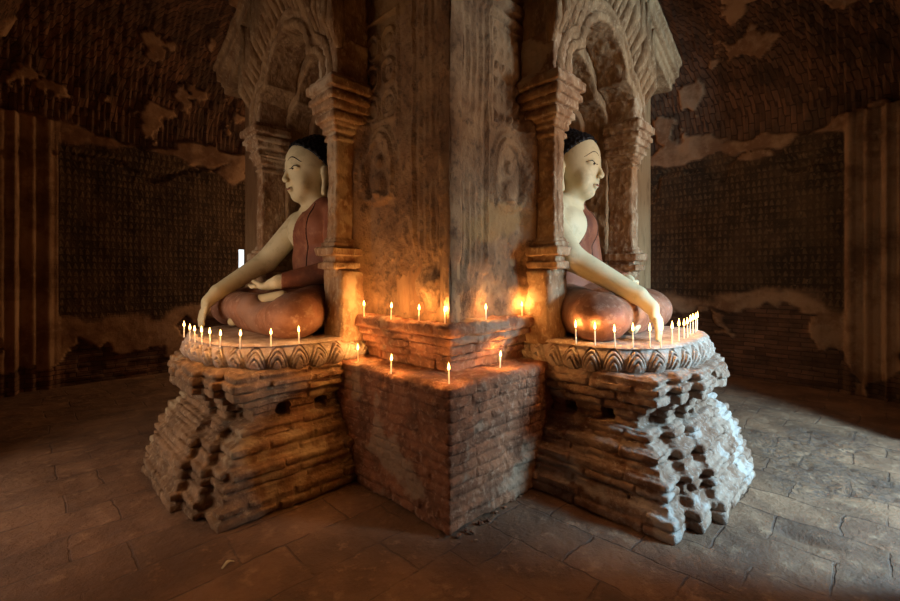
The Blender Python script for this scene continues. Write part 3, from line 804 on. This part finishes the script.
    lips = [(-.045+.09*t, 1.272+.005*abs(math.sin(2*PI*t))) for t in np.linspace(0, 1, 16)]
    feat.append(('lips', *strip(lips, .009), 'lip'))
    mouth = [(-.05+.10*t, 1.272+.004*abs(math.sin(2*PI*t))+.006*abs(2*t-1)**2) for t in np.linspace(0, 1, 16)]
    feat.append(('mouth_line', np.array([]), [], 'brow') if False else ('mouth_line', strip(mouth, .0026)[0]+np.array([0, -.005, 0]), strip(mouth, .0026)[1], 'brow'))
    return parts, feat
parts, feat = statue_meshes()
def make_statue(label):
    e = empty('seated_statue', (0, 0, 0), label, 'statue', None)
    b = fast_mesh('body', *parts['body'], e, M['skin'])
    r = fast_mesh('robe', *parts['robe'], e, M['robe'])
    r['label'] = 'red-brown robe over the left shoulder and arm'
    fast_mesh('robe_hem', *parts['robe_hem'], r, M['hem'], base=(0, 0, 0))
    fast_mesh('robe_hem', *parts['robe_hem2'], r, M['hem'], base=(0, 0, 0))
    l = fast_mesh('leg_robe', *parts['leg_robe'], e, M['leg_robe'])
    fast_mesh('hair', *parts['hair'], e, M['hair'])
    for n, V, F, mm in feat: fast_mesh(n, V, F, e, M[mm])
    return e
def copy_tree(o, parent=None):
    c = o.copy(); COL.objects.link(c); c.parent = parent
    for ch in list(o.children): copy_tree(ch, c)
    return c
st = make_statue('seated cream-faced statue in the right niche, right hand reaching down beside the candles')
st2 = copy_tree(st); st2['label'] = 'seated cream-faced statue in the left niche, facing left'
st.location = (1.855, .155, 1.035); st.rotation_euler = (0, 0, .10)
st2.location = (.14, 2.11, 1.035); st2.rotation_euler = (0, 0, -PI/2)

# ------------------------------------------------------------------ candles
def lathe(pts, n=10):
    V = []; F = []
    for r, z in pts:
        for k in range(n): V.append((r*math.cos(2*PI*k/n), r*math.sin(2*PI*k/n), z))
    for i in range(len(pts)-1):
        for k in range(n): a = i*n+k; b = i*n+(k+1) % n; F.append((a, b, b+n, a+n))
    F.append(tuple(range(n))[::-1]); F.append(tuple((len(pts)-1)*n+k for k in range(n)))
    return np.array(V), F
def candle_proto():
    e = empty('candle', (0, 0, 0), 'x', 'candle')
    fast_mesh('wax_stick', *lathe([(.0052, -.004), (.0050, .0), (.0046, .04), (.0044, .079), (.0025, .081)]), e, M['wax'])
    fast_mesh('wick', *lathe([(.0009, .078), (.0008, .088)], 5), e, M['wick'])
    f = fast_mesh('flame', *lathe([(.0012, .086), (.0056, .091), (.0078, .099), (.0066, .109), (.0036, .121), (.0006, .133)]), e, M['flame'])
    l = bpy.data.lights.new('candle_glow', 'POINT'); l.energy = 1.9; l.color = (1, .48, .14); l.shadow_soft_size = .012
    lo = bpy.data.objects.new('candle_glow', l); COL.objects.link(lo); lo.parent = e; lo.location = (0, 0, .112)
    return e
cproto = candle_proto()
ledge_light = bpy.data.lights['candle_glow'].copy(); ledge_light.energy = 6.5; first = [True]
def unproj(px, py, z):
    D = 434*(1.5-z)/(py-277); L = (px-450)/434*D; s = math.sqrt(2)*(D-2.5); d = math.sqrt(2)*L
    return (s+d)/2, (s-d)/2
def candle(px, py, z, hgt, label, group, glow=1.0):
    x, y = unproj(px, py, z)
    e = cproto if first[0] else copy_tree(cproto); first[0] = False
    e.location = (x, y, z); e.scale = (1, 1, hgt/.1); e['label'] = label; e['group'] = group
    if glow != 1.0:
        for c in e.children:
            if c.type == 'LIGHT':
                c.data = ledge_light
    e.rotation_euler = (random.uniform(-.03, .03), random.uniform(-.03, .03), 0)
    return e
ORD = ['first', 'second', 'third', 'fourth', 'fifth', 'sixth', 'seventh', 'eighth', 'ninth', 'tenth', 'eleventh', 'twelfth', 'thirteenth', 'fourteenth']
def row(pts, z, hgt, where, group, glow=1.0):
    for i, (px, py) in enumerate(pts):
        candle(px, py, z, hgt*random.uniform(.94, 1.06), f'lit white candle, {ORD[i]} from the left {where}', group, glow)
row([(184, 337), (190, 340), (195, 342), (202, 344), (210, 346), (220, 348), (240, 349), (271, 346), (299, 343)], 1.035, .095,
    'on the rim of the left lotus seat', 'candles on the left lotus seat')
row([(576, 343), (595, 345), (615, 347), (633, 347), (650, 347), (661, 347), (672, 344), (679, 341), (684, 339), (687.5, 337), (690, 335), (693, 333.5), (695.5, 332), (697, 330.5)], 1.035, .12,
    'on the rim of the right lotus seat', 'candles on the right lotus seat')
row([(364, 316), (391, 319), (419, 321), (445, 323), (486, 320), (522, 316)], 1.20, .09, 'on the upper pedestal ledge', 'candles on the upper ledge', 2)
row([(358, 361), (391, 373), (449, 384.5), (500, 368), (536, 356)], .86, .095, 'on the lower pedestal ledge', 'candles on the lower ledge', 2)

# ------------------------------------------------------------------ small debris on the floor
rnd = random.Random(5)
def chip(x, y, r, sd):
    g = Grid((-r*1.6,)*3, (r*1.6,)*3, r/6)
    g.box((-r, -r*.7, -r*.5), (r, r*.7, r*.5), r*.3)
    V, F = g.mesh(); V = disp(V, F, r*.5, r*.9, sd); a = rnd.random()*6
    V = np.stack([V[:, 0]*math.cos(a)-V[:, 1]*math.sin(a), V[:, 0]*math.sin(a)+V[:, 1]*math.cos(a), V[:, 2]], 1)
    o = fast_mesh('stone_chip', V, F, None, M['pedestal_brick']); o.location = (x, y, r*.45)
    o['label'] = 'small brick chip lying on the floor along the foot of the corner pedestal'; o['category'] = 'stone'; o['group'] = 'brick chips by the corner pedestal'
for i, (px, py, r) in enumerate([(459, 537, .014), (466, 531, .010), (472, 533, .013), (481, 524, .016), (488, 521, .010), (497, 513, .014), (505, 508, .012), (512, 501, .018), (476, 541, .009), (438, 538, .010), (520, 497, .012)]):
    x, y = unproj(px, py, 0); chip(x, y, r, i)
x, y = unproj(228, 566, 0)
V = []; n = 8
for i in range(n+1):
    t = i/n-.5
    for w in (-.010, .010): V.append((t*.07, w*(1-abs(t)), .006+.010*math.cos(t*5)+.002*(w > 0)))
F = [(2*i, 2*i+2, 2*i+3, 2*i+1) for i in range(n)]
o = fast_mesh('paper_scrap', np.array(V), F, None, M['skin']); o.location = (x, y, .008); o.rotation_euler = (0, 0, .3)
md = o.modifiers.new('thickness', 'SOLIDIFY'); md.thickness = .0015
o['label'] = 'tiny pale scrap of paper lying on the floor in front of the left plinth'; o['category'] = 'scrap'
